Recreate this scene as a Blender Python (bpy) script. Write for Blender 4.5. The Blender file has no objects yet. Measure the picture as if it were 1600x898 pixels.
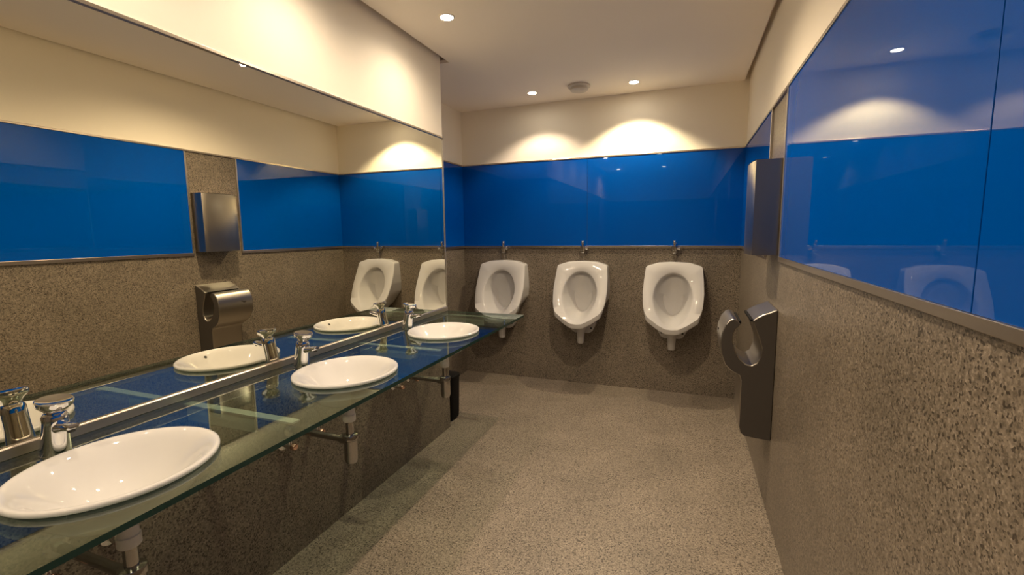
import bpy, bmesh, math, random
from mathutils import Vector, Matrix
from mathutils.geometry import tessellate_polygon
PI = math.pi
scene = bpy.context.scene
COL = scene.collection

# ------------------------------------------------------------------ camera, world, exposure
YAW, PITCH, ROLL, FPX, CAMH = 0.3617, -0.1201, -0.0119, 719.71, 1.3919
cd = bpy.data.cameras.new('camera')
cd.sensor_width = 36.0
cd.sensor_fit = 'HORIZONTAL'
cd.lens = FPX / 1600 * 36
cd.clip_start = 0.02
cam = bpy.data.objects.new('camera', cd)
COL.objects.link(cam)
fw = Vector((-math.sin(YAW) * math.cos(PITCH), math.cos(YAW) * math.cos(PITCH), math.sin(PITCH)))
rt = Vector((math.cos(YAW), math.sin(YAW), 0))
up = rt.cross(fw)
rt2 = math.cos(ROLL) * rt + math.sin(ROLL) * up
up2 = -math.sin(ROLL) * rt + math.cos(ROLL) * up
mw = Matrix((rt2, up2, -fw)).transposed().to_4x4()
mw.translation = Vector((0, 0, CAMH))
cam.matrix_world = mw
scene.camera = cam

w = bpy.data.worlds.new('world')
scene.world = w
w.use_nodes = True
w.node_tree.nodes['Background'].inputs[0].default_value = (0.9, 0.8, 0.65, 1)
w.node_tree.nodes['Background'].inputs[1].default_value = 0.02
vs = scene.view_settings
vs.view_transform = 'Standard'
vs.look = 'None'
vs.gamma = 1.0
vs.use_curve_mapping = False
vs.exposure = 1.1
scene.cycles.max_bounces = 14
scene.cycles.diffuse_bounces = 9
scene.cycles.glossy_bounces = 8
scene.cycles.transparent_max_bounces = 16
scene.cycles.caustics_reflective = True
scene.cycles.sample_clamp_indirect = 6.0
scene.cycles.blur_glossy = 0.5

LAMP = (1.0, 0.78, 0.53)
WARM = (1.0, 0.80, 0.58)
# x, y, watts, colour, beam angle, edge softness, how it reads
LIGHTS = [
    (-1.22, 2.30, 9.5, WARM, 165, 1.0, 'round recessed ceiling spotlight above the farthest washbasin'),
    (-1.22, 3.745, 12, (1.0, 0.79, 0.60), 118, 0.4, 'small recessed ceiling spotlight left of the smoke detector'),
    (-0.415, 3.785, 26, (1.0, 0.82, 0.52), 118, 0.35, 'small recessed ceiling spotlight right of the smoke detector'),
    (-1.22, 1.52, 9.5, WARM, 165, 1.0, 'recessed ceiling spotlight above the middle washbasin'),
    (-1.22, 0.74, 9.5, WARM, 165, 1.0, 'recessed ceiling spotlight above the nearest washbasin'),
    (-0.415, 2.30, 48, LAMP, 162, 1.0, 'recessed ceiling spotlight in the middle of the room'),
    (-0.415, 0.80, 24, LAMP, 158, 1.0, 'recessed ceiling spotlight over the open floor beside the basins'),
    (-0.415, -0.70, 24, LAMP, 158, 1.0, 'recessed ceiling spotlight nearest the entrance wall'),
    (-1.22, -0.70, 24, LAMP, 158, 1.0, 'recessed ceiling spotlight by the end of the mirror wall'),
]

# ------------------------------------------------------------------ room dimensions
XM, XL, XR, YB, YE, ZC = -1.5556, -2.0425, 0.412, 4.083, 2.82, 2.522
YF = -2.2
ZT, ZB = 2.018, 1.262        # top and bottom of the blue glass
ZG = 0.85                    # counter top
XG = -0.984

# ------------------------------------------------------------------ materials
def new_mat(name):
    m = bpy.data.materials.new(name)
    m.use_nodes = True
    nt = m.node_tree
    return m, nt, nt.nodes['Principled BSDF']

def simple(name, col, rough=0.5, metal=0.0, coat=0.0, spec=None, bump=0.0, bscale=40, vary=0.04):
    m, nt, b = new_mat(name)
    tc = nt.nodes.new('ShaderNodeTexCoord')
    n = nt.nodes.new('ShaderNodeTexNoise')
    n.inputs['Scale'].default_value = bscale
    n.inputs['Detail'].default_value = 4
    nt.links.new(tc.outputs['Object'], n.inputs['Vector'])
    r = nt.nodes.new('ShaderNodeMixRGB')
    r.inputs[1].default_value = (*[c * (1 - vary) for c in col], 1)
    r.inputs[2].default_value = (*[min(1, c * (1 + vary)) for c in col], 1)
    nt.links.new(n.outputs['Fac'], r.inputs[0])
    nt.links.new(r.outputs[0], b.inputs['Base Color'])
    b.inputs['Roughness'].default_value = rough
    b.inputs['Metallic'].default_value = metal
    b.inputs['Coat Weight'].default_value = coat
    b.inputs['Coat Roughness'].default_value = 0.03
    if spec is not None:
        b.inputs['Specular IOR Level'].default_value = spec
    if bump:
        bp = nt.nodes.new('ShaderNodeBump')
        bp.inputs['Strength'].default_value = bump
        bp.inputs['Distance'].default_value = 0.002
        nt.links.new(n.outputs['Fac'], bp.inputs['Height'])
        nt.links.new(bp.outputs[0], b.inputs['Normal'])
    return m

def granite(name, dark, mid, light, rough, scale=1.0, spec=0.5, stains=False, joints=None):
    m, nt, b = new_mat(name)
    L = nt.links.new
    tc = nt.nodes.new('ShaderNodeTexCoord')
    v = nt.nodes.new('ShaderNodeTexVoronoi')
    v.inputs['Scale'].default_value = 210 * scale
    n = nt.nodes.new('ShaderNodeTexNoise')
    n.inputs['Scale'].default_value = 120 * scale
    n.inputs['Detail'].default_value = 3
    n.inputs['Roughness'].default_value = 0.65
    n2 = nt.nodes.new('ShaderNodeTexNoise')
    n2.inputs['Scale'].default_value = 3.0
    n2.inputs['Detail'].default_value = 4
    for q in (v, n, n2):
        L(tc.outputs['Object'], q.inputs['Vector'])
    sep = nt.nodes.new('ShaderNodeSeparateColor')
    L(v.outputs['Color'], sep.inputs[0])
    cr = nt.nodes.new('ShaderNodeValToRGB')
    e = cr.color_ramp.elements
    e[0].position = 0.0
    e[0].color = (*dark, 1)
    e[1].position = 1.0
    e[1].color = (*light, 1)
    for p, c in ((0.13, dark), (0.2, mid), (0.75, mid), (0.88, light)):
        x = cr.color_ramp.elements.new(p)
        x.color = (*c, 1)
    L(sep.outputs[0], cr.inputs[0])
    cr2 = nt.nodes.new('ShaderNodeValToRGB')
    e = cr2.color_ramp.elements
    e[0].position = 0.34
    e[0].color = (0.55, 0.54, 0.53, 1)
    e[1].position = 0.62
    e[1].color = (1.18, 1.17, 1.16, 1)
    L(n.outputs['Fac'], cr2.inputs[0])
    mul = nt.nodes.new('ShaderNodeMixRGB')
    mul.blend_type = 'MULTIPLY'
    mul.inputs[0].default_value = 1
    L(cr.outputs[0], mul.inputs[1])
    L(cr2.outputs[0], mul.inputs[2])
    cr3 = nt.nodes.new('ShaderNodeValToRGB')
    e = cr3.color_ramp.elements
    e[0].position = 0.3
    e[0].color = (0.86, 0.85, 0.84, 1)
    e[1].position = 0.7
    e[1].color = (1.1, 1.08, 1.07, 1)
    L(n2.outputs['Fac'], cr3.inputs[0])
    mul2 = nt.nodes.new('ShaderNodeMixRGB')
    mul2.blend_type = 'MULTIPLY'
    mul2.inputs[0].default_value = 1
    L(mul.outputs[0], mul2.inputs[1])
    L(cr3.outputs[0], mul2.inputs[2])
    out = mul2.outputs[0]
    if joints:      # thin joints between slabs: (axis, pitch, offset)
        sx = nt.nodes.new('ShaderNodeSeparateXYZ')
        L(tc.outputs['Object'], sx.inputs[0])
        acc = None
        for ax, pitch, off in joints:
            a = nt.nodes.new('ShaderNodeMath')
            a.operation = 'ADD'
            a.inputs[1].default_value = off + 100 * pitch
            L(sx.outputs[ax], a.inputs[0])
            md = nt.nodes.new('ShaderNodeMath')
            md.operation = 'MODULO'
            md.inputs[1].default_value = pitch
            L(a.outputs[0], md.inputs[0])
            lt = nt.nodes.new('ShaderNodeMath')
            lt.operation = 'LESS_THAN'
            lt.inputs[1].default_value = 0.0022
            L(md.outputs[0], lt.inputs[0])
            if acc is None:
                acc = lt.outputs[0]
            else:
                mx = nt.nodes.new('ShaderNodeMath')
                mx.operation = 'MAXIMUM'
                L(acc, mx.inputs[0])
                L(lt.outputs[0], mx.inputs[1])
                acc = mx.outputs[0]
        sc_ = nt.nodes.new('ShaderNodeMath')
        sc_.operation = 'MULTIPLY'
        sc_.inputs[1].default_value = 0.35
        L(acc, sc_.inputs[0])
        jm = nt.nodes.new('ShaderNodeMixRGB')
        L(sc_.outputs[0], jm.inputs[0])
        L(out, jm.inputs[1])
        jm.inputs[2].default_value = (0.05, 0.045, 0.04, 1)
        out = jm.outputs[0]
    L(out, b.inputs['Base Color'])
    b.inputs['Roughness'].default_value = rough
    b.inputs['Specular IOR Level'].default_value = spec
    return m

def brushed(name, col, rough=0.3, axis=2, aniso=300):
    m, nt, b = new_mat(name)
    L = nt.links.new
    tc = nt.nodes.new('ShaderNodeTexCoord')
    mp = nt.nodes.new('ShaderNodeMapping')
    s = [aniso] * 3
    s[axis] = 2
    mp.inputs['Scale'].default_value = s
    n = nt.nodes.new('ShaderNodeTexNoise')
    n.inputs['Scale'].default_value = 2.0
    L(tc.outputs['Object'], mp.inputs[0])
    L(mp.outputs[0], n.inputs['Vector'])
    r = nt.nodes.new('ShaderNodeMapRange')
    r.inputs[3].default_value = rough * 0.92
    r.inputs[4].default_value = rough * 1.08
    L(n.outputs['Fac'], r.inputs[0])
    L(r.outputs[0], b.inputs['Roughness'])
    b.inputs['Base Color'].default_value = (*col, 1)
    b.inputs['Metallic'].default_value = 1
    return m

def emit(name, col, strength):
    m, nt, b = new_mat(name)
    b.inputs['Base Color'].default_value = (1, 1, 1, 1)
    b.inputs['Emission Color'].default_value = (*col, 1)
    b.inputs['Emission Strength'].default_value = strength
    return m

def sheet_glass(name, tint, f0, gloss=(1, 1, 1)):
    m = bpy.data.materials.new(name)
    m.use_nodes = True
    nt = m.node_tree
    nt.nodes.clear()
    out = nt.nodes.new('ShaderNodeOutputMaterial')
    t = nt.nodes.new('ShaderNodeBsdfTransparent')
    t.inputs[0].default_value = (*tint, 1)
    g = nt.nodes.new('ShaderNodeBsdfGlossy')
    g.inputs['Roughness'].default_value = 0.0
    g.inputs['Color'].default_value = (*gloss, 1)
    # Schlick reflectance, the same from both sides of the sheet
    f = nt.nodes.new('ShaderNodeLayerWeight')
    f.inputs[0].default_value = 0.5
    pw = nt.nodes.new('ShaderNodeMath')
    pw.operation = 'POWER'
    pw.inputs[1].default_value = 5.0
    ma = nt.nodes.new('ShaderNodeMath')
    ma.operation = 'MULTIPLY_ADD'
    ma.inputs[1].default_value = 1 - f0
    ma.inputs[2].default_value = f0
    mx = nt.nodes.new('ShaderNodeMixShader')
    nt.links.new(f.outputs['Facing'], pw.inputs[0])
    nt.links.new(pw.outputs[0], ma.inputs[0])
    nt.links.new(ma.outputs[0], mx.inputs[0])
    nt.links.new(t.outputs[0], mx.inputs[1])
    nt.links.new(g.outputs[0], mx.inputs[2])
    nt.links.new(mx.outputs[0], out.inputs[0])
    return m

M = {}
M['paint'] = simple('cream_wall_paint', (0.90, 0.83, 0.70), 0.65, bump=0.05, bscale=120, vary=0.01)
M['ceiling'] = simple('ceiling_paint', (0.94, 0.86, 0.76), 0.8, bump=0.03, bscale=160, vary=0.01)
M['recess'] = simple('recess_paint', (0.5, 0.46, 0.42), 0.8)
M['granite_wall'] = granite('polished_granite', (0.060, 0.050, 0.040), (0.185, 0.158, 0.125), (0.255, 0.22, 0.18), 0.32, 1.0, 0.5)
M['granite_floor'] = granite('floor_granite', (0.085, 0.071, 0.057), (0.255, 0.22, 0.178), (0.335, 0.293, 0.242), 0.42, 1.0, 0.4, joints=((0, 0.60, 0.1), (1, 0.60, 0.38)))
M['blue'] = simple('blue_back_painted_glass', (0.0, 0.068, 0.37), 0.5, coat=0.8, spec=0.0, bscale=2, vary=0.02)
M['blue'].node_tree.nodes['Principled BSDF'].inputs['Coat IOR'].default_value = 1.42
M['blue'].node_tree.nodes['Principled BSDF'].inputs['Coat Roughness'].default_value = 0.0
M['steel'] = brushed('brushed_steel', (0.55, 0.51, 0.46), 0.36, 2, 60)
M['steel_trim'] = brushed('steel_trim', (0.50, 0.44, 0.37), 0.30, 1, 60)
M['steel_trim_x'] = brushed('steel_trim_back', (0.60, 0.54, 0.46), 0.26, 0, 60)
M['chrome'] = simple('chrome', (0.82, 0.82, 0.82), 0.04, 1.0, vary=0.01)
M['ceramic'] = simple('white_ceramic', (0.52, 0.51, 0.505), 0.45, spec=0.2, coat=1.0, vary=0.01)
M['white_plastic'] = simple('white_plastic', (0.70, 0.68, 0.64), 0.4)
M['grey_plastic'] = simple('grey_plastic', (0.060, 0.052, 0.047), 0.4)
M['black'] = simple('black_plastic', (0.006, 0.005, 0.005), 0.7, spec=0.2)
M['dark'] = simple('dark_opening', (0.02, 0.018, 0.016), 0.6)
M['brass'] = simple('copper_coloured_metal', (0.75, 0.50, 0.40), 0.2, 1.0)
M['mirror'] = simple('mirror_silver', (0.90, 0.88, 0.76), 0.0, 1.0, vary=0.0)
M['glass'] = sheet_glass('counter_glass', (0.79, 0.86, 0.81), 0.16, (0.88, 0.98, 0.95))
M['glass_edge'] = simple('green_glass_edge', (0.006, 0.035, 0.03), 0.12, coat=0.5)
M['bulb'] = emit('halogen_glow', (1.0, 0.88, 0.70), 45)
M['satin'] = simple('satin_aluminium', (0.62, 0.60, 0.55), 0.5, 0.3)
M['steel_dark'] = brushed('dull_steel', (0.33, 0.30, 0.26), 0.30, 2, 60)
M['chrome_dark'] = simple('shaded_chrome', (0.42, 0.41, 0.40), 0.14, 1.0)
M['steel_cover'] = brushed('hand_dryer_steel', (0.42, 0.385, 0.34), 0.30, 2, 60)
M['detector'] = simple('detector_plastic', (0.62, 0.57, 0.50), 0.5)

# ------------------------------------------------------------------ builders
def obj(name, bm, mat, parent=None, smooth=None, bevel=0.0, bseg=2):
    me = bpy.data.meshes.new(name)
    bmesh.ops.recalc_face_normals(bm, faces=bm.faces)
    bm.to_mesh(me)
    bm.free()
    mats = mat if isinstance(mat, (list, tuple)) else [mat]
    for m in mats:
        me.materials.append(m)
    o = bpy.data.objects.new(name, me)
    COL.objects.link(o)
    if parent:
        o.parent = parent
    if bevel:
        b = o.modifiers.new('bevel', 'BEVEL')
        b.width = bevel
        b.segments = bseg
        b.limit_method = 'ANGLE'
        b.angle_limit = math.radians(35)
        b.harden_normals = False
    if smooth is not None:
        for p in me.polygons:
            p.use_smooth = True
        try:
            me.set_sharp_from_angle(angle=math.radians(smooth))
        except Exception:
            pass
    return o

def box(bm, a, b, mi=0):
    (x0, y0, z0), (x1, y1, z1) = a, b
    v = [bm.verts.new(p) for p in ((x0, y0, z0), (x1, y0, z0), (x1, y1, z0), (x0, y1, z0), (x0, y0, z1), (x1, y0, z1), (x1, y1, z1), (x0, y1, z1))]
    for f in ((0, 3, 2, 1), (4, 5, 6, 7), (0, 1, 5, 4), (1, 2, 6, 5), (2, 3, 7, 6), (3, 0, 4, 7)):
        fc = bm.faces.new([v[i] for i in f])
        fc.material_index = mi
    return v

def loft(bm, rings, closed=True, cap0=False, cap1=False):
    R = [[bm.verts.new(p) for p in r] for r in rings]
    n = len(R[0])
    for a, b in zip(R, R[1:]):
        for i in range(n if closed else n - 1):
            j = (i + 1) % n
            bm.faces.new((a[i], a[j], b[j], b[i]))
    if cap0:
        bm.faces.new(list(reversed(R[0])))
    if cap1:
        bm.faces.new(R[-1])
    return R

def lathe(bm, prof, n=48, sx=1.0, sy=1.0, c=(0, 0, 0), mat=None, cap0=False, cap1=False):
    """profile of (radius, z) about the z axis"""
    rings = []
    for r, z in prof:
        ring = []
        for i in range(n):
            t = 2 * PI * i / n
            p = Vector((r * sx * math.cos(t), r * sy * math.sin(t), z))
            if mat is not None:
                p = mat @ p
            ring.append(p + Vector(c))
        rings.append(ring)
    return loft(bm, rings, True, cap0, cap1)

def tube(bm, pts, r, n=14, caps=True):
    pts = [Vector(p) for p in pts]
    rings = []
    ref = Vector((0.13, 0.27, 0.95)).normalized()
    for i, p in enumerate(pts):
        d = (pts[min(i + 1, len(pts) - 1)] - pts[max(i - 1, 0)]).normalized()
        a = d.cross(ref)
        if a.length < 1e-3:
            a = d.cross(Vector((1, 0, 0)))
        a.normalize()
        b = d.cross(a)
        rr = r[i] if isinstance(r, (list, tuple)) else r
        rings.append([p + (a * math.cos(2 * PI * k / n) + b * math.sin(2 * PI * k / n)) * rr for k in range(n)])
    loft(bm, rings, True, caps, caps)

def prism_y(bm, poly, y0, y1):
    """polygon of (x, z) extruded along y"""
    loft(bm, [[(x, y0, z) for x, z in poly], [(x, y1, z) for x, z in poly]], True, True, True)

def thing(name, label, cat, loc=(0, 0, 0), group=None):
    o = bpy.data.objects.new(name, None)
    o.empty_display_size = 0.05
    COL.objects.link(o)
    o.location = loc
    o['label'] = label
    o['category'] = cat
    if group:
        o['group'] = group
    return o

def tag(o, label, cat, group=None):
    o['label'] = label
    o['category'] = cat
    if group:
        o['group'] = group
    return o

def struct(name, bm, mat, **k):
    o = obj(name, bm, mat, **k)
    o['kind'] = 'structure'
    return o

def copy_tree(o, parent=None):
    c = o.copy()
    COL.objects.link(c)
    if parent is not None:
        c.parent = parent
    for ch in [q for q in list(scene.objects) if q.parent == o and q != c]:
        copy_tree(ch, c)
    return c

def spline(pts, per=8):
    """closed Catmull-Rom through 2D points"""
    out = []
    n = len(pts)
    for i in range(n):
        p0, p1, p2, p3 = [Vector(pts[(i + k - 1) % n]) for k in range(4)]
        for s in range(per):
            t = s / per
            out.append(0.5 * ((2 * p1) + (p2 - p0) * t + (2 * p0 - 5 * p1 + 4 * p2 - p3) * t * t + (3 * p1 - p0 - 3 * p2 + p3) * t ** 3))
    return out

# ------------------------------------------------------------------ shell of the room
T = 0.12
bm = bmesh.new()
box(bm, (XL - T, YF - T, -0.1), (XR + T, YB + T, 0))
struct('floor', bm, M['granite_floor'])

ZS = 2.031  # granite cladding stops under the top trim
def wall(name, a, b):
    """upper cream part and lower granite part of one wall"""
    bm = bmesh.new()
    box(bm, (a[0], a[1], 0), (b[0], b[1], ZS - 0.008), 0)
    box(bm, (a[0], a[1], ZS - 0.008), (b[0], b[1], ZC + 0.10), 1)
    return struct(name, bm, [M['granite_wall'], M['paint']])

wall('wall_back', (XL - T, YB, 0), (XR + T, YB + T, 0))
wall('wall_right', (XR, YF - T, 0), (XR + T, YB, 0))
wall('wall_front', (XL - T, YF - T, 0), (XR, YF, 0))
wall('wall_left', (XL - T, YE, 0), (XL, YB, 0))
bm = bmesh.new()                      # the thick wall that carries the mirror
box(bm, (XL - T, YF, 0), (XM, YE, ZG + 0.02), 0)
box(bm, (XL - T, YF, ZG + 0.02), (XM - 0.006, YE - 0.002, ZT), 0)
box(bm, (XL - T, YF, ZT), (XM, YE, ZC + 0.10), 1)
struct('wall_mirror_side', bm, [M['granite_wall'], M['paint']])

GAP = 0.032
bm = bmesh.new()
poly = [(XM + GAP, YF), (XR - GAP, YF), (XR - GAP, YB), (XL, YB), (XL, YE + 0.07), (XM + GAP, YE + 0.07)]
loft(bm, [[(x, y, ZC) for x, y in poly], [(x, y, ZC + 0.022) for x, y in poly]], True, True, True)
box(bm, (XL - T, YF - T, ZC + 0.075), (XR + T, YB + T, ZC + 0.15))
struct('ceiling', bm, M['ceiling'])

# ------------------------------------------------------------------ blue glass panels
def panel(a, b, label):
    bm = bmesh.new()
    box(bm, a, b)      # each panel stands half a millimetre off its wall
    return tag(obj('blue_glass_panel', bm, M['blue'], bevel=0.0008), label, 'wall panel', 'blue glass wall panels')

TP = 0.007
SX = -0.826
panel((XL + 0.001, YB - TP, ZB), (SX - 0.0012, YB - 0.0005, ZT), 'left blue glass panel on the back wall above the two left urinals')
panel((SX + 0.0012, YB - TP, ZB), (XR - 0.001, YB - 0.0005, ZT), 'right blue glass panel on the back wall above the right urinal')
panel((XL + 0.0005, YE + 0.001, ZB), (XL + TP, YB - TP, ZT), 'narrow blue glass panel in the recess beyond the mirror')
Y1, Y2, YS = 2.43, 2.86, 0.885
panel((XR - TP, YF + 0.001, ZB), (XR - 0.0005, YS - 0.0015, ZT), 'blue glass panel on the right wall at the frame edge, nearest the viewer')
panel((XR - TP, YS + 0.0015, ZB), (XR - 0.0005, Y1, ZT), 'large blue glass panel on the right wall before the towel dispenser')
panel((XR - TP, Y2, ZB), (XR - 0.0005, YB - TP - 0.001, ZT), 'short blue glass panel in the right corner beyond the towel dispenser')

tn = [0]
def trim(a, b, mat):
    tn[0] += 1
    bm = bmesh.new()
    box(bm, a, b)
    return struct('trim_%d' % tn[0], bm, mat, bevel=0.0015)

TD, TH = 0.012, 0.013
trim((XL, YB - TD, ZT), (XR, YB, ZT + TH), M['steel_trim_x'])
trim((XL, YB - TD, ZB - 0.024), (XR, YB, ZB), M['steel_trim_x'])
trim((XL, YE, ZT), (XL + TD, YB - TD, ZT + TH), M['steel_trim'])
trim((XL, YE, ZB - 0.024), (XL + TD, YB - TD, ZB), M['steel_trim'])
trim((XR - TD, YF, ZT), (XR, YB - TD, ZT + TH), M['steel_trim'])
trim((XR - TD, YF, ZB - 0.022), (XR, Y1 + 0.012, ZB), M['steel_trim'])
trim((XR - TD, Y2 - 0.012, ZB - 0.022), (XR, YB - TD, ZB), M['steel_trim'])
trim((XR - TD, Y1, ZB), (XR, Y1 + 0.012, ZT), M['steel'])
trim((XR - TD, Y2 - 0.012, ZB), (XR, Y2, ZT), M['steel'])
# rubber-dark shadow line under the top trim of the back wall is the glass edge itself

# ------------------------------------------------------------------ mirror
YM0 = -0.62
mr = thing('wall_mirror', 'long wall mirror behind the three washbasins, framed in thin steel', 'mirror', (XM, 1.1, ZG))
def local(o, root):
    o.parent = root
    o.matrix_parent_inverse = Matrix.Translation(-Vector(root.location))
    return o
bm = bmesh.new()
box(bm, (XM - 0.0055, YM0, ZG + 0.03), (XM + 0.001, YE - 0.004, ZT))
local(obj('mirror_glass', bm, M['mirror']), mr)
bm = bmesh.new()
box(bm, (XM, YM0, ZT), (XM + 0.010, YE, ZT + 0.011))
local(obj('top_frame', bm, M['steel_trim'], bevel=0.001), mr)
bm = bmesh.new()
box(bm, (XM, YE - 0.006, ZG + 0.035), (XM + 0.006, YE, ZT))
local(obj('side_frame', bm, M['steel'], bevel=0.001), mr)
bm = bmesh.new()
prof = [(XM + 0.0012, ZG + 0.0005), (XM + 0.011, ZG + 0.0005), (XM + 0.011, ZG + 0.026), (XM + 0.008, ZG + 0.030), (XM + 0.0012, ZG + 0.032)]
prism_y(bm, prof, YM0, YE - 0.006)
o = local(obj('bottom_rail', bm, M['steel_trim'], bevel=0.001), mr)

# ------------------------------------------------------------------ glass counter with three basin holes
BX, BYS = -1.235, (0.635, 1.415, 2.195)
YC0 = -0.35
ct = thing('glass_counter', 'long greenish glass washbasin counter along the mirror', 'counter', (XM, 1.2, ZG))
bm = bmesh.new()
ys = YE - 0.003
outer = [(XM + 0.001, YC0), (XG, YC0), (XG, ys), (XM + 0.001, ys)]
holes = []
for y in BYS:
    holes.append([(BX + 0.172 * math.cos(-2 * PI * k / 40), y + 0.187 * math.sin(-2 * PI * k / 40)) for k in range(40)])
loops = [outer] + holes
flat = [p for l in loops for p in l]
tris = tessellate_polygon([[Vector((x, y, 0)) for x, y in l] for l in loops])
tv = [bm.verts.new((x, y, ZG)) for x, y in flat]
bv = [bm.verts.new((x, y, ZG - 0.014)) for x, y in flat]
for t in tris:
    try:
        bm.faces.new([tv[i] for i in t])
        bm.faces.new([bv[i] for i in reversed(t)])
    except ValueError:
        pass
base = 0
for li, l in enumerate(loops):
    n = len(l)
    for i in range(n):
        j = (i + 1) % n
        f = bm.faces.new((tv[base + i], tv[base + j], bv[base + j], bv[base + i]))
        f.material_index = 1
    base += n
local(obj('glass_top', bm, [M['glass'], M['glass_edge']]), ct)

for y, lab in ((0.13, 'nearest steel bar under the glass counter'), (1.01, None), (1.89, None), (2.765, None)):
    b = None
    bm = bmesh.new()
    box(bm, (XM, y - 0.015, ZG - 0.021), (-1.082, y + 0.015, ZG - 0.0145))
    box(bm, (XM, y - 0.004, ZG - 0.075), (-1.25, y + 0.004, ZG - 0.021))
    b = local(obj('support_bar', bm, M['satin'], bevel=0.001), ct)
    bm = bmesh.new()
    lathe(bm, [(0.0075, ZG - 0.0215), (0.0075, ZG - 0.0255), (0.004, ZG - 0.028)], 16, c=(-1.14, y, 0), cap0=True, cap1=True)
    o = obj('bolt', bm, M['chrome'])
    o.parent = b

# ------------------------------------------------------------------ washbasins
def make_basin():
    root = thing('washbasin', '', 'sink', (BX, 0, ZG))
    bm = bmesh.new()
    prof = [(0.185, 0.0005), (0.199, 0.001), (0.2045, 0.0045), (0.2055, 0.009), (0.2045, 0.0125), (0.201, 0.0148), (0.196, 0.0150),
            (0.190, 0.0130), (0.182, 0.0085), (0.172, 0.0010), (0.158, -0.012), (0.142, -0.028), (0.122, -0.047), (0.098, -0.066), (0.07, -0.083), (0.045, -0.094),
            (0.03, -0.100), (0.022, -0.104)]
    under = [(0.022, -0.124), (0.06, -0.121), (0.098, -0.108), (0.128, -0.088), (0.155, -0.06), (0.173, -0.03), (0.180, 0.0003)]
    R = lathe(bm, under + prof, 64, sx=0.94, sy=1.0)
    n = len(R[0])
    for i in range(n):     # join the two ends of the profile
        j = (i + 1) % n
        bm.faces.new((R[-1][i], R[-1][j], R[0][j], R[0][i]))
    obj('bowl', bm, M['ceramic'], root, smooth=60)
    bm = bmesh.new()
    lathe(bm, [(0.0005, -0.099), (0.018, -0.0995), (0.024, -0.1005), (0.025, -0.104)], 32, cap0=True)
    obj('drain', bm, M['chrome'], root, smooth=40)
    # overflow hole in the wall of the bowl on the user's side
    bm = bmesh.new()
    A = Vector((0.172 * 0.94, 0, 0.001)); B = Vector((0.158 * 0.94, 0, -0.012))
    mid = (A + B) / 2 + Vector((-0.002, 0, -0.0))
    d = (A - B).normalized()
    nrm = Vector((-d.z, 0, d.x))
    q = Matrix((d, Vector((0, 1, 0)), nrm)).transposed()
    lathe(bm, [(0.0065, 0), (0.0062, 0.001)], 20, c=mid, mat=q, cap0=True, cap1=True)
    obj('overflow_hole', bm, M['dark'], root)
    return root

def make_waste():
    """waste trap hanging below one basin, its pipe running into the wall"""
    root = thing('basin_trap', '', 'drain pipe', (BX, 0, ZG - 0.15))
    bm = bmesh.new()
    lathe(bm, [(0.022, 0.018), (0.022, -0.018), (0.025, -0.020), (0.025, -0.044), (0.022, -0.048), (0.016, -0.050)], 28, cap0=True, cap1=True)
    obj('collar', bm, M['white_plastic'], root, smooth=40)
    bm = bmesh.new()
    tube(bm, [(0, 0, -0.05), (0, 0, -0.11)], 0.0155, 20)
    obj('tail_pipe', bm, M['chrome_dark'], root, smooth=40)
    bm = bmesh.new()
    lathe(bm, [(0.015, -0.100), (0.029, -0.103), (0.031, -0.107), (0.031, -0.122), (0.0265, -0.127), (0.0265, -0.205), (0.022, -0.219), (0.012, -0.225), (0.004, -0.226)], 28, cap0=True, cap1=True)
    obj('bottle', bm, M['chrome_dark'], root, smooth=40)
    bm = bmesh.new()
    tube(bm, [(-0.018, 0, -0.128), (-0.045, 0, -0.128)], 0.019, 20)
    tube(bm, [(-0.03, 0, -0.128), (XM - BX + 0.004, 0, -0.128)], 0.0135, 18)
    lathe(bm, [(0.030, 0), (0.030, 0.004), (0.016, 0.009)], 28, c=(XM - BX + 0.0005, 0, -0.128),
          mat=Matrix.Rotation(PI / 2, 3, 'Y'), cap0=True, cap1=True)
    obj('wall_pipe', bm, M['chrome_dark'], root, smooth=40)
    return root

def make_valve():
    root = thing('stop_valve', '', 'valve', (XM, 0, 0.52))
    bm = bmesh.new()
    R = Matrix.Rotation(PI / 2, 3, 'Y')
    lathe(bm, [(0.024, 0.0005), (0.023, 0.004), (0.010, 0.008), (0.009, 0.03), (0.011, 0.031), (0.011, 0.052), (0.007, 0.054)], 24, mat=R, cap0=True, cap1=True)
    tube(bm, [(0.041, 0, 0.0), (0.041, 0, 0.028)], 0.008, 16)
    obj('valve_body', bm, M['chrome'], root, smooth=40)
    bm = bmesh.new()
    lathe(bm, [(0.010, 0.054), (0.0145, 0.056), (0.015, 0.068), (0.012, 0.073), (0.004, 0.075)], 24, mat=R, cap0=True, cap1=True)
    obj('valve_knob', bm, M['brass'], root, smooth=40)
    bm = bmesh.new()
    return root

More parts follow.
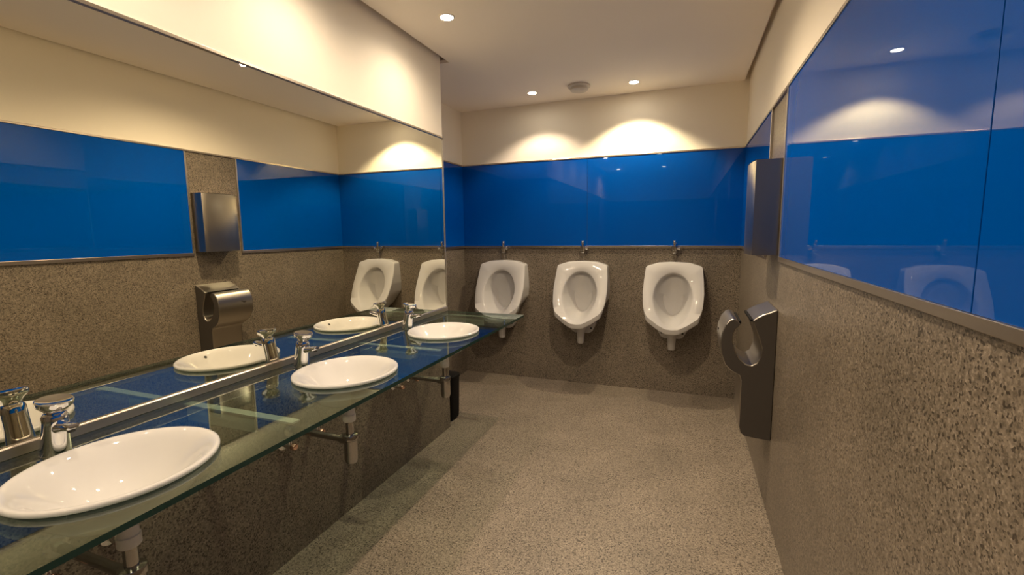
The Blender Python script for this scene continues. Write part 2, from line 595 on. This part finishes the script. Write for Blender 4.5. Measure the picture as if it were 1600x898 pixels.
def make_faucet():
    root = thing('push_tap', '', 'faucet', (-1.475, 0, ZG))
    tilt = Matrix.Rotation(math.radians(9), 3, 'Y')
    bm = bmesh.new()
    lathe(bm, [(0.0315, 0.0005), (0.0315, 0.003), (0.029, 0.004)], 40, cap0=True, cap1=True)
    prof = [(0.0305, 0.0015), (0.0305, 0.006), (0.0295, 0.02), (0.0275, 0.05), (0.0265, 0.085), (0.026, 0.100), (0.023, 0.107), (0.018, 0.110)]
    lathe(bm, prof, 40, mat=tilt, cap0=True, cap1=True)
    obj('tap_body', bm, M['chrome'], root, smooth=35)
    bm = bmesh.new()
    # spout: a flattened beak, slightly rising, towards the bowl
    rings = []
    for t, rx, rz, zz in ((-0.1, 0.018, 0.019, 0.070), (0.0, 0.0175, 0.0175, 0.072), (0.25, 0.0165, 0.0135, 0.075), (0.6, 0.0155, 0.0105, 0.079), (0.92, 0.0145, 0.0085, 0.083), (1.0, 0.011, 0.005, 0.0845)):
        x = 0.022 + 0.068 * t
        rings.append([Vector((x + 0.25 * rz * math.sin(a) * -1, rx * math.cos(a), zz + rz * math.sin(a))) for a in [2 * PI * k / 20 for k in range(20)]])
    loft(bm, rings, True, True, True)
    s = obj('spout', bm, M['chrome'], root, smooth=45)
    bm = bmesh.new()
    lathe(bm, [(0.0078, 0.0), (0.0078, 0.006)], 20, c=(0.079, 0, 0.069), cap0=True, cap1=True)
    obj('aerator', bm, M['dark'], s)
    bm = bmesh.new()
    cap = [(0.0185, 0.109), (0.0205, 0.116), (0.027, 0.124), (0.0345, 0.131), (0.037, 0.137), (0.037, 0.144), (0.0345, 0.1455), (0.024, 0.1425), (0.012, 0.1405), (0.001, 0.140)]
    lathe(bm, cap, 48, mat=tilt, cap0=True, cap1=True)
    obj('push_button', bm, M['chrome'], root, smooth=40)
    return root

WHICH = ('nearest', 'middle', 'farthest')
b0, w0, f0, v0 = make_basin(), make_waste(), make_faucet(), make_valve()
for i, y in enumerate(BYS):
    b = b0 if i == 0 else copy_tree(b0)
    b.location.y = y
    tag(b, ['round white ceramic washbasin nearest the viewer, cut by the left frame edge',
            'round white ceramic washbasin in the middle of the glass counter',
            'round white ceramic washbasin at the far end of the glass counter'][i], 'sink', 'washbasins in the glass counter')
    t = w0 if i == 0 else copy_tree(w0)
    t.location.y = y
    tag(t, ['chrome bottle trap under the nearest washbasin, at the bottom frame edge',
            'chrome bottle trap under the middle washbasin',
            'chrome bottle trap under the farthest washbasin'][i], 'drain pipe', 'traps under the washbasins')
    f = f0 if i == 0 else copy_tree(f0)
    f.location.y = y + (-0.008, 0.010, 0.008)[i]
    tag(f, ['chrome push tap with disc top behind the nearest washbasin',
            'chrome push tap with disc top behind the middle washbasin',
            'chrome push tap with disc top behind the farthest washbasin'][i], 'faucet', 'push taps on the counter')
    for k, dy in enumerate((-0.04, 0.115)):
        v = v0 if i == 0 and k == 0 else copy_tree(v0)
        v.location.y = y + dy
        tag(v, 'small chrome stop valve on the granite under the %s washbasin, %s of its two' % (WHICH[i], ('nearer', 'farther')[k]),
            'valve', 'stop valves under the washbasins')

# ------------------------------------------------------------------ urinals
UXS = (-1.605, -0.853, -0.090)
def make_urinal():
    root = thing('urinal', '', 'urinal', (0, YB, 0))
    # front outline (x, z) with the distance from the wall of each point
    half = [(0.0, 1.131), (0.125, 1.123), (0.212, 1.096), (0.222, 1.083), (0.232, 0.98), (0.237, 0.88), (0.229, 0.78), (0.204, 0.680), (0.194, 0.662), (0.11, 0.606), (0.05, 0.577)]
    pts = half + [(0.0, 0.572)] + [(-x, z) for x, z in reversed(half[1:])]
    fine = []
    n = len(pts)
    for i in range(n):               # straight runs with slightly rounded corners
        a, b = Vector(pts[i]), Vector(pts[(i + 1) % n])
        for s in range(10):
            fine.append(a.lerp(b, s / 10))
    for _ in range(2):
        fine = [(fine[i - 1] + 2 * fine[i] + fine[(i + 1) % len(fine)]) / 4 for i in range(len(fine))]
    N = len(fine)
    c = Vector((0, 0.86))
    def depth(z):
        t = min(1, max(0, (1.13 - z) / 0.55))
        return 0.082 + 0.250 * t ** 1.2
    def ring(scale, dfun, zs=1.0, zc=0.86, xs=1.0, lift=0.0):
        return [Vector((p.x * scale * xs, -dfun(p.y), zc + (p.y - 0.86) * scale * zs + lift)) for p in fine]
    # oval opening, same parametrisation by angle
    def oval(a, bt, bb, cz, dfun, ex=2.0):
        out = []
        for p in fine:
            th = math.atan2(p.y - 0.83, p.x)
            cx, sz = math.cos(th), math.sin(th)
            b = bt if sz > 0 else bb
            taper = 1.0 if sz > 0 else 1 - 0.14 * abs(sz)
            out.append((a * cx * taper, cz + b * sz))
        return [Vector((x, -dfun(z), z)) for x, z in out]
    bm = bmesh.new()
    rings = []
    # back at the wall: narrower and closing at the bottom
    back = []
    for p in fine:
        z = p.y
        k = 1.0
        if z < 0.80:
            k = 1.0 - 0.62 * ((0.80 - z) / 0.23) ** 1.1
        back.append(Vector((p.x * 0.99 * max(0.2, k), -0.001, max(z - 0.0, 0.52 + (z - 0.572) * 1.0))))
    rings.append(back)
    midr = []
    for p, q in zip(fine, back):
        d = depth(p.y)
        midr.append(Vector((q.x * 0.35 + p.x * 0.65, -d * 0.55, q.z * 0.4 + p.y * 0.6 - (0.02 if p.y < 0.7 else 0))))
    rings.append(midr)
    def lipf(z):          # 1 along the two slanting bottom edges, 0 above them
        return min(1, max(0, (0.74 - z) / 0.07))
    rings.append([Vector((p.x * 0.995, -(depth(p.y) - 0.030), 0.86 + (p.y - 0.86) * 0.995)) for p in fine])
    rings.append([Vector((p.x, -(depth(p.y) - 0.010), p.y)) for p in fine])
    rings.append([Vector((p.x * 0.992, -(depth(p.y) - 0.002), 0.86 + (p.y - 0.86) * 0.99 + 0.016 * lipf(p.y))) for p in fine])
    rings.append([Vector((p.x * 0.975, -(depth(p.y) + 0.001), 0.86 + (p.y - 0.86) * 0.978 + 0.034 * lipf(p.y))) for p in fine])
    A, BT, BB, CZ = 0.150, 0.200, 0.218, 0.838
    rings.append(oval(A + 0.010, BT + 0.010, BB + 0.002, CZ, lambda z: depth(z) - 0.001))
    rings.append(oval(A + 0.003, BT + 0.003, BB - 0.003, CZ, lambda z: depth(z) - 0.006))
    rings.append(oval(A - 0.003, BT - 0.003, BB - 0.009, CZ, lambda z: depth(z) - 0.018))
    rings.append(oval(A - 0.014, BT - 0.016, BB - 0.03, CZ, lambda z: max(0.045, depth(z) - 0.06)))
    rings.append(oval(A - 0.03, BT - 0.035, BB - 0.05, CZ - 0.005, lambda z: max(0.032, depth(z) * 0.45)))
    rings.append(oval(A - 0.07, BT - 0.08, BB - 0.08, CZ - 0.02, lambda z: 0.026 + 0.02 * max(0, 0.8 - z) / 0.2))
    rings.append(oval(0.03, 0.04, 0.04, CZ - 0.05, lambda z: 0.024))
    loft(bm, rings, True, True, True)
    bowl = obj('bowl', bm, M['ceramic'], root, smooth=50)
    # outlet spout and the two fixing lugs below the bowl
    bm = bmesh.new()
    lathe(bm, [(0.06, 0.585), (0.052, 0.545), (0.036, 0.50), (0.032, 0.46), (0.031, 0.425), (0.027, 0.405), (0.02, 0.403)], 32, sy=1.0, c=(0, -0.12, 0), cap0=True, cap1=True)
    obj('outlet', bm, M['ceramic'], root, smooth=40)
    for s in (-1, 1):
        bm = bmesh.new()
        poly = [(s * 0.02, 0.60), (s * 0.125, 0.60), (s * 0.118, 0.555), (s * 0.092, 0.505), (s * 0.065, 0.488), (s * 0.02, 0.485)]
        loft(bm, [[(x, -0.001, z) for x, z in poly], [(x, -0.075, z) for x, z in poly]], True, True, True)
        lug = obj('fixing_lug', bm, M['ceramic'], root, bevel=0.008, bseg=3)
        bm = bmesh.new()
        lathe(bm, [(0.009, 0.0), (0.009, 0.001)], 18, c=(s * 0.083, -0.0755, 0.535), mat=Matrix.Rotation(PI / 2, 3, 'X'), cap0=True, cap1=True)
        obj('fixing_hole', bm, M['dark'], lug)
    bm = bmesh.new()
    lathe(bm, [(0.016, 0), (0.016, 0.002), (0.005, 0.003)], 24, c=(0, -0.062, 0.655), mat=Matrix.Rotation(PI / 2, 3, 'X'), cap0=True, cap1=True)
    obj('drain_grid', bm, M['chrome'], root, smooth=40)
    return root

def make_flush():
    root = thing('flush_valve', '', 'flush valve', (0, YB, 1.12))
    bm = bmesh.new()
    tube(bm, [(0, -0.055, -0.002), (0, -0.055, 0.09)], 0.0105, 18)
    lathe(bm, [(0.019, 0.0045), (0.018, 0.009), (0.010, 0.013)], 24, c=(0, -0.055, 0.0), cap0=True, cap1=True)
    lathe(bm, [(0.012, 0.036), (0.012, 0.05)], 6, c=(0, -0.055, 0.0), cap0=True, cap1=True)
    obj('supply_pipe', bm, M['chrome'], root, smooth=35)
    bm = bmesh.new()
    lathe(bm, [(0.014, 0.082), (0.019, 0.086), (0.019, 0.104), (0.0235, 0.107), (0.0235, 0.138), (0.019, 0.142), (0.012, 0.144)], 28, c=(0, -0.055, 0), cap0=True, cap1=True)
    tube(bm, [(0, -0.055, 0.122), (0, -0.002, 0.122)], 0.010, 18)
    lathe(bm, [(0.024, 0.0), (0.023, 0.005), (0.012, 0.009)], 24, c=(0, -0.0125, 0.122), mat=Matrix.Rotation(PI / 2, 3, 'X'), cap0=True, cap1=True)
    obj('valve_body', bm, M['chrome'], root, smooth=35)
    bm = bmesh.new()
    lathe(bm, [(0.011, 0.143), (0.011, 0.160), (0.017, 0.164), (0.018, 0.178), (0.014, 0.185), (0.004, 0.187)], 24, c=(0, -0.055, 0), cap0=True, cap1=True)
    obj('top_knob', bm, M['chrome'], root, smooth=35)
    bm = bmesh.new()
    tube(bm, [(0.018, -0.055, 0.122), (0.034, -0.055, 0.122)], [0.010, 0.010], 16)
    tube(bm, [(0.032, -0.055, 0.122), (0.043, -0.055, 0.122)], [0.015, 0.014], 16)
    obj('side_screw', bm, M['chrome'], root, smooth=35)
    return root

u0, v0 = make_urinal(), make_flush()
for i, x in enumerate(UXS):
    u = u0 if i == 0 else copy_tree(u0)
    u.location.x = x
    tag(u, ['white ceramic wall urinal left of the other two, partly behind the glass counter',
            'white ceramic wall urinal in the middle of the three on the back wall',
            'white ceramic wall urinal nearest the right corner by the hand dryer'][i], 'urinal', 'urinals on the back wall')
    v = v0 if i == 0 else copy_tree(v0)
    v.location.x = x
    tag(v, 'chrome flush valve and short pipe above the %s urinal' % ('left', 'middle', 'right')[i], 'flush valve', 'flush valves above the urinals')

# ------------------------------------------------------------------ hand dryer (open ring over a slim column)
DY0, DY1 = 2.425, 2.725
prof = [(0.411, 1.016), (0.395, 1.008), (0.375, 0.998), (0.350, 0.988), (0.324, 0.971), (0.309, 0.958), (0.313, 0.942),
        (0.327, 0.905), (0.341, 0.866), (0.352, 0.828), (0.348, 0.785), (0.334, 0.752), (0.312, 0.737), (0.287, 0.742), (0.257, 0.770),
        (0.236, 0.808), (0.226, 0.85), (0.227, 0.885), (0.238, 0.912), (0.257, 0.936), (0.241, 0.958), (0.226, 0.962), (0.211, 0.956),
        (0.190, 0.930), (0.176, 0.888), (0.172, 0.841), (0.179, 0.780), (0.196, 0.733), (0.226, 0.702), (0.262, 0.684), (0.269, 0.66),
        (0.269, 0.425), (0.276, 0.395), (0.294, 0.379), (0.33, 0.374), (0.411, 0.370)]
dr = thing('hand_dryer', 'grey steel ring-shaped hand dryer on the right wall below the towel dispenser', 'hand dryer', (XR, 2.57, 0.37))
def far_taper(b):
    """the column narrows on its far side below the ring"""
    for v in b.verts:
        if v.co.y > 2.6 and v.co.z < 0.79:
            v.co.y -= min(0.055, (0.79 - v.co.z) * 0.30)

bm = bmesh.new()
prism_y(bm, prof, DY0 + 0.004, DY1 - 0.004)
far_taper(bm)
local(obj('housing', bm, M['steel_cover'], bevel=0.004, bseg=3, smooth=40), dr)
def inset(poly, d):
    n = len(poly)
    area = sum(poly[i][0] * poly[(i + 1) % n][1] - poly[(i + 1) % n][0] * poly[i][1] for i in range(n))
    sgn = 1 if area > 0 else -1
    out = []
    for i in range(n):
        p0, p1, p2 = Vector(poly[i - 1]), Vector(poly[i]), Vector(poly[(i + 1) % n])
        a, b = (p1 - p0).normalized(), (p2 - p1).normalized()
        t = (a + b)
        t.normalize()
        nrm = Vector((-t.y, t.x)) * sgn
        out.append(p1 + nrm * d)
    return out
for y0, y1, nm in ((DY0, DY0 + 0.0045, 'side_panel'), (DY1 - 0.0045, DY1, 'side_panel')):
    bm = bmesh.new()
    prism_y(bm, [tuple(p) for p in inset(prof, 0.0035)], y0, y1)
    far_taper(bm)
    sp = local(obj(nm, bm, M['grey_plastic'], bevel=0.001), dr)
    bm = bmesh.new()          # shell joint line down the column
    yy = y0 - 0.0004 if y0 == DY0 else y1 - 0.0558
    box(bm, (0.3040, yy, 0.380), (0.3065, yy + 0.0006, 0.715))
    o = obj('joint_line', bm, M['black'])
    o.parent = sp
    o.matrix_parent_inverse = sp.matrix_parent_inverse.copy()
# air slots on the two lips facing each other
bm = bmesh.new()
box(bm, (0.300, DY0 + 0.02, 0.950), (0.3125, DY1 - 0.02, 0.962))
local(obj('air_nozzle', bm, M['black'], bevel=0.002), dr)
bm = bmesh.new()
box(bm, (0.250, DY0 + 0.02, 0.936), (0.2615, DY1 - 0.02, 0.949))
local(obj('air_nozzle', bm, M['black'], bevel=0.002), dr)
# small dark script mark on the curved front
bm = bmesh.new()
pm = [(0, 0), (0.006, 0.005), (0.010, 0.001), (0.015, 0.006), (0.020, 0.003), (0.026, 0.007), (0.034, 0.009)]
tube(bm, [(0.1735, 2.66 - a * 1.2, 0.866 + b) for a, b in pm], 0.0022, 8)
tube(bm, [(0.1735, 2.655, 0.862), (0.1735, 2.635, 0.862)], 0.0016, 8)
local(obj('logo_mark', bm, M['black']), dr)

# ------------------------------------------------------------------ towel dispenser
td = thing('towel_dispenser', 'tall brushed steel paper towel dispenser on the granite strip of the right wall', 'towel dispenser', (XR, 2.6, 1.27))
bm = bmesh.new()
box(bm, (0.300, 2.462, 1.272), (0.411, 2.733, 1.700))
local(obj('case', bm, M['grey_plastic'], bevel=0.003), td)
# wrap-around cover: curved front with returned top and sides
bm = bmesh.new()
N = 14
front = []
for k in range(N + 1):
    t = k / N
    y = 2.455 + 0.285 * t
    x = 0.292 - 0.014 * math.sin(PI * t) ** 0.6
    front.append((x, y))
outl = [(0.405, 2.455)] + front + [(0.405, 2.74)]
inn = [(0.405, 2.459)] + [(x + 0.005, min(max(y, 2.459), 2.736)) for x, y in front] + [(0.405, 2.736)]
zb, zt = 1.268, 1.712
loft(bm, [[(x, y, zb) for x, y in outl], [(x, y, zt - 0.006) for x, y in outl], [(x + (0.004 if x < 0.35 else 0), y, zt) for x, y in outl],
          [(x, y, zt - 0.004) for x, y in inn], [(x, y, zb) for x, y in inn]], False)
a = [bm.verts.new((x, y, zt - 0.0005)) for x, y in outl]
bm.faces.new(a)
local(obj('cover', bm, M['steel_dark'], smooth=35), td)
bm = bmesh.new()
box(bm, (0.315, 2.50, 1.2695), (0.375, 2.70, 1.2725))
local(obj('paper_slot', bm, M['black']), td)
bm = bmesh.new()
lathe(bm, [(0.008, 0), (0.007, 0.002)], 20, c=(0.345, 2.5985, 1.7115), cap0=True, cap1=True)
local(obj('lock', bm, M['chrome']), td)

# ------------------------------------------------------------------ waste bin behind the end of the mirror wall
wb = thing('waste_bin', 'slim black waste bin on the floor just past the end of the mirror wall', 'bin', (-1.685, 2.955, 0))
bm = bmesh.new()
rings = []
for z, s in ((0.001, 0.80), (0.012, 0.9), (0.05, 0.94), (0.318, 1.0)):
    rr = []
    for k in range(32):
        t = 2 * PI * k / 32
        cx, sy_ = math.cos(t), math.sin(t)
        e = 0.35
        rr.append((0.116 * s * math.copysign(abs(cx) ** e, cx), 0.075 * s * math.copysign(abs(sy_) ** e, sy_), z))
    rings.append(rr)
loft(bm, rings, True, True, True)
obj('bin_body', bm, M['black'], wb, smooth=40)
bm = bmesh.new()
rings = []
for z, s in ((0.319, 1.03), (0.338, 1.03), (0.346, 0.97)):
    rr = []
    for k in range(32):
        t = 2 * PI * k / 32
        cx, sy_ = math.cos(t), math.sin(t)
        e = 0.35
        rr.append((0.116 * s * math.copysign(abs(cx) ** e, cx), 0.075 * s * math.copysign(abs(sy_) ** e, sy_), z))
    rings.append(rr)
loft(bm, rings, True, True, True)
obj('bin_lid', bm, M['black'], wb, smooth=40)

# ------------------------------------------------------------------ ceiling: smoke detector and downlights
sd = thing('smoke_detector', 'round beige smoke detector on the ceiling between two spotlights', 'smoke detector', (-0.825, 3.715, ZC))
bm = bmesh.new()
lathe(bm, [(0.085, -0.0005), (0.088, -0.004), (0.088, -0.013), (0.080, -0.018)], 48, cap0=True, cap1=True)
obj('base_plate', bm, M['detector'], sd, smooth=40)
bm = bmesh.new()
lathe(bm, [(0.066, -0.018), (0.068, -0.028), (0.070, -0.036), (0.060, -0.043), (0.030, -0.047), (0.002, -0.048)], 48, cap0=True, cap1=True)
obj('sensor_head', bm, M['detector'], sd, smooth=40)

for x, y, watts, col, cone, blend, lab in LIGHTS:
    dl = thing('ceiling_spotlight', lab, 'ceiling light', (x, y, ZC), 'recessed ceiling spotlights')
    bm = bmesh.new()
    lathe(bm, [(0.034, -0.0055), (0.036, -0.006), (0.041, -0.004), (0.043, -0.0004), (0.034, -0.0004), (0.034, -0.0055)], 40)
    obj('trim_ring', bm, M['ceiling'], dl, smooth=40)
    bm = bmesh.new()
    lathe(bm, [(0.033, -0.001), (0.033, -0.0035), (0.02, -0.0055), (0.003, -0.006)], 32, cap0=True, cap1=True)
    obj('bulb', bm, M['bulb'], dl, smooth=40)
    ld = bpy.data.lights.new('spot_beam', 'SPOT')
    ld.energy = watts
    ld.color = col
    ld.spot_size = math.radians(cone)
    ld.spot_blend = blend
    ld.shadow_soft_size = 0.022
    lo = bpy.data.objects.new('spot_beam', ld)
    COL.objects.link(lo)
    lo.parent = dl
    lo.location = (0, 0, -0.035)
bpy.context.view_layer.update()
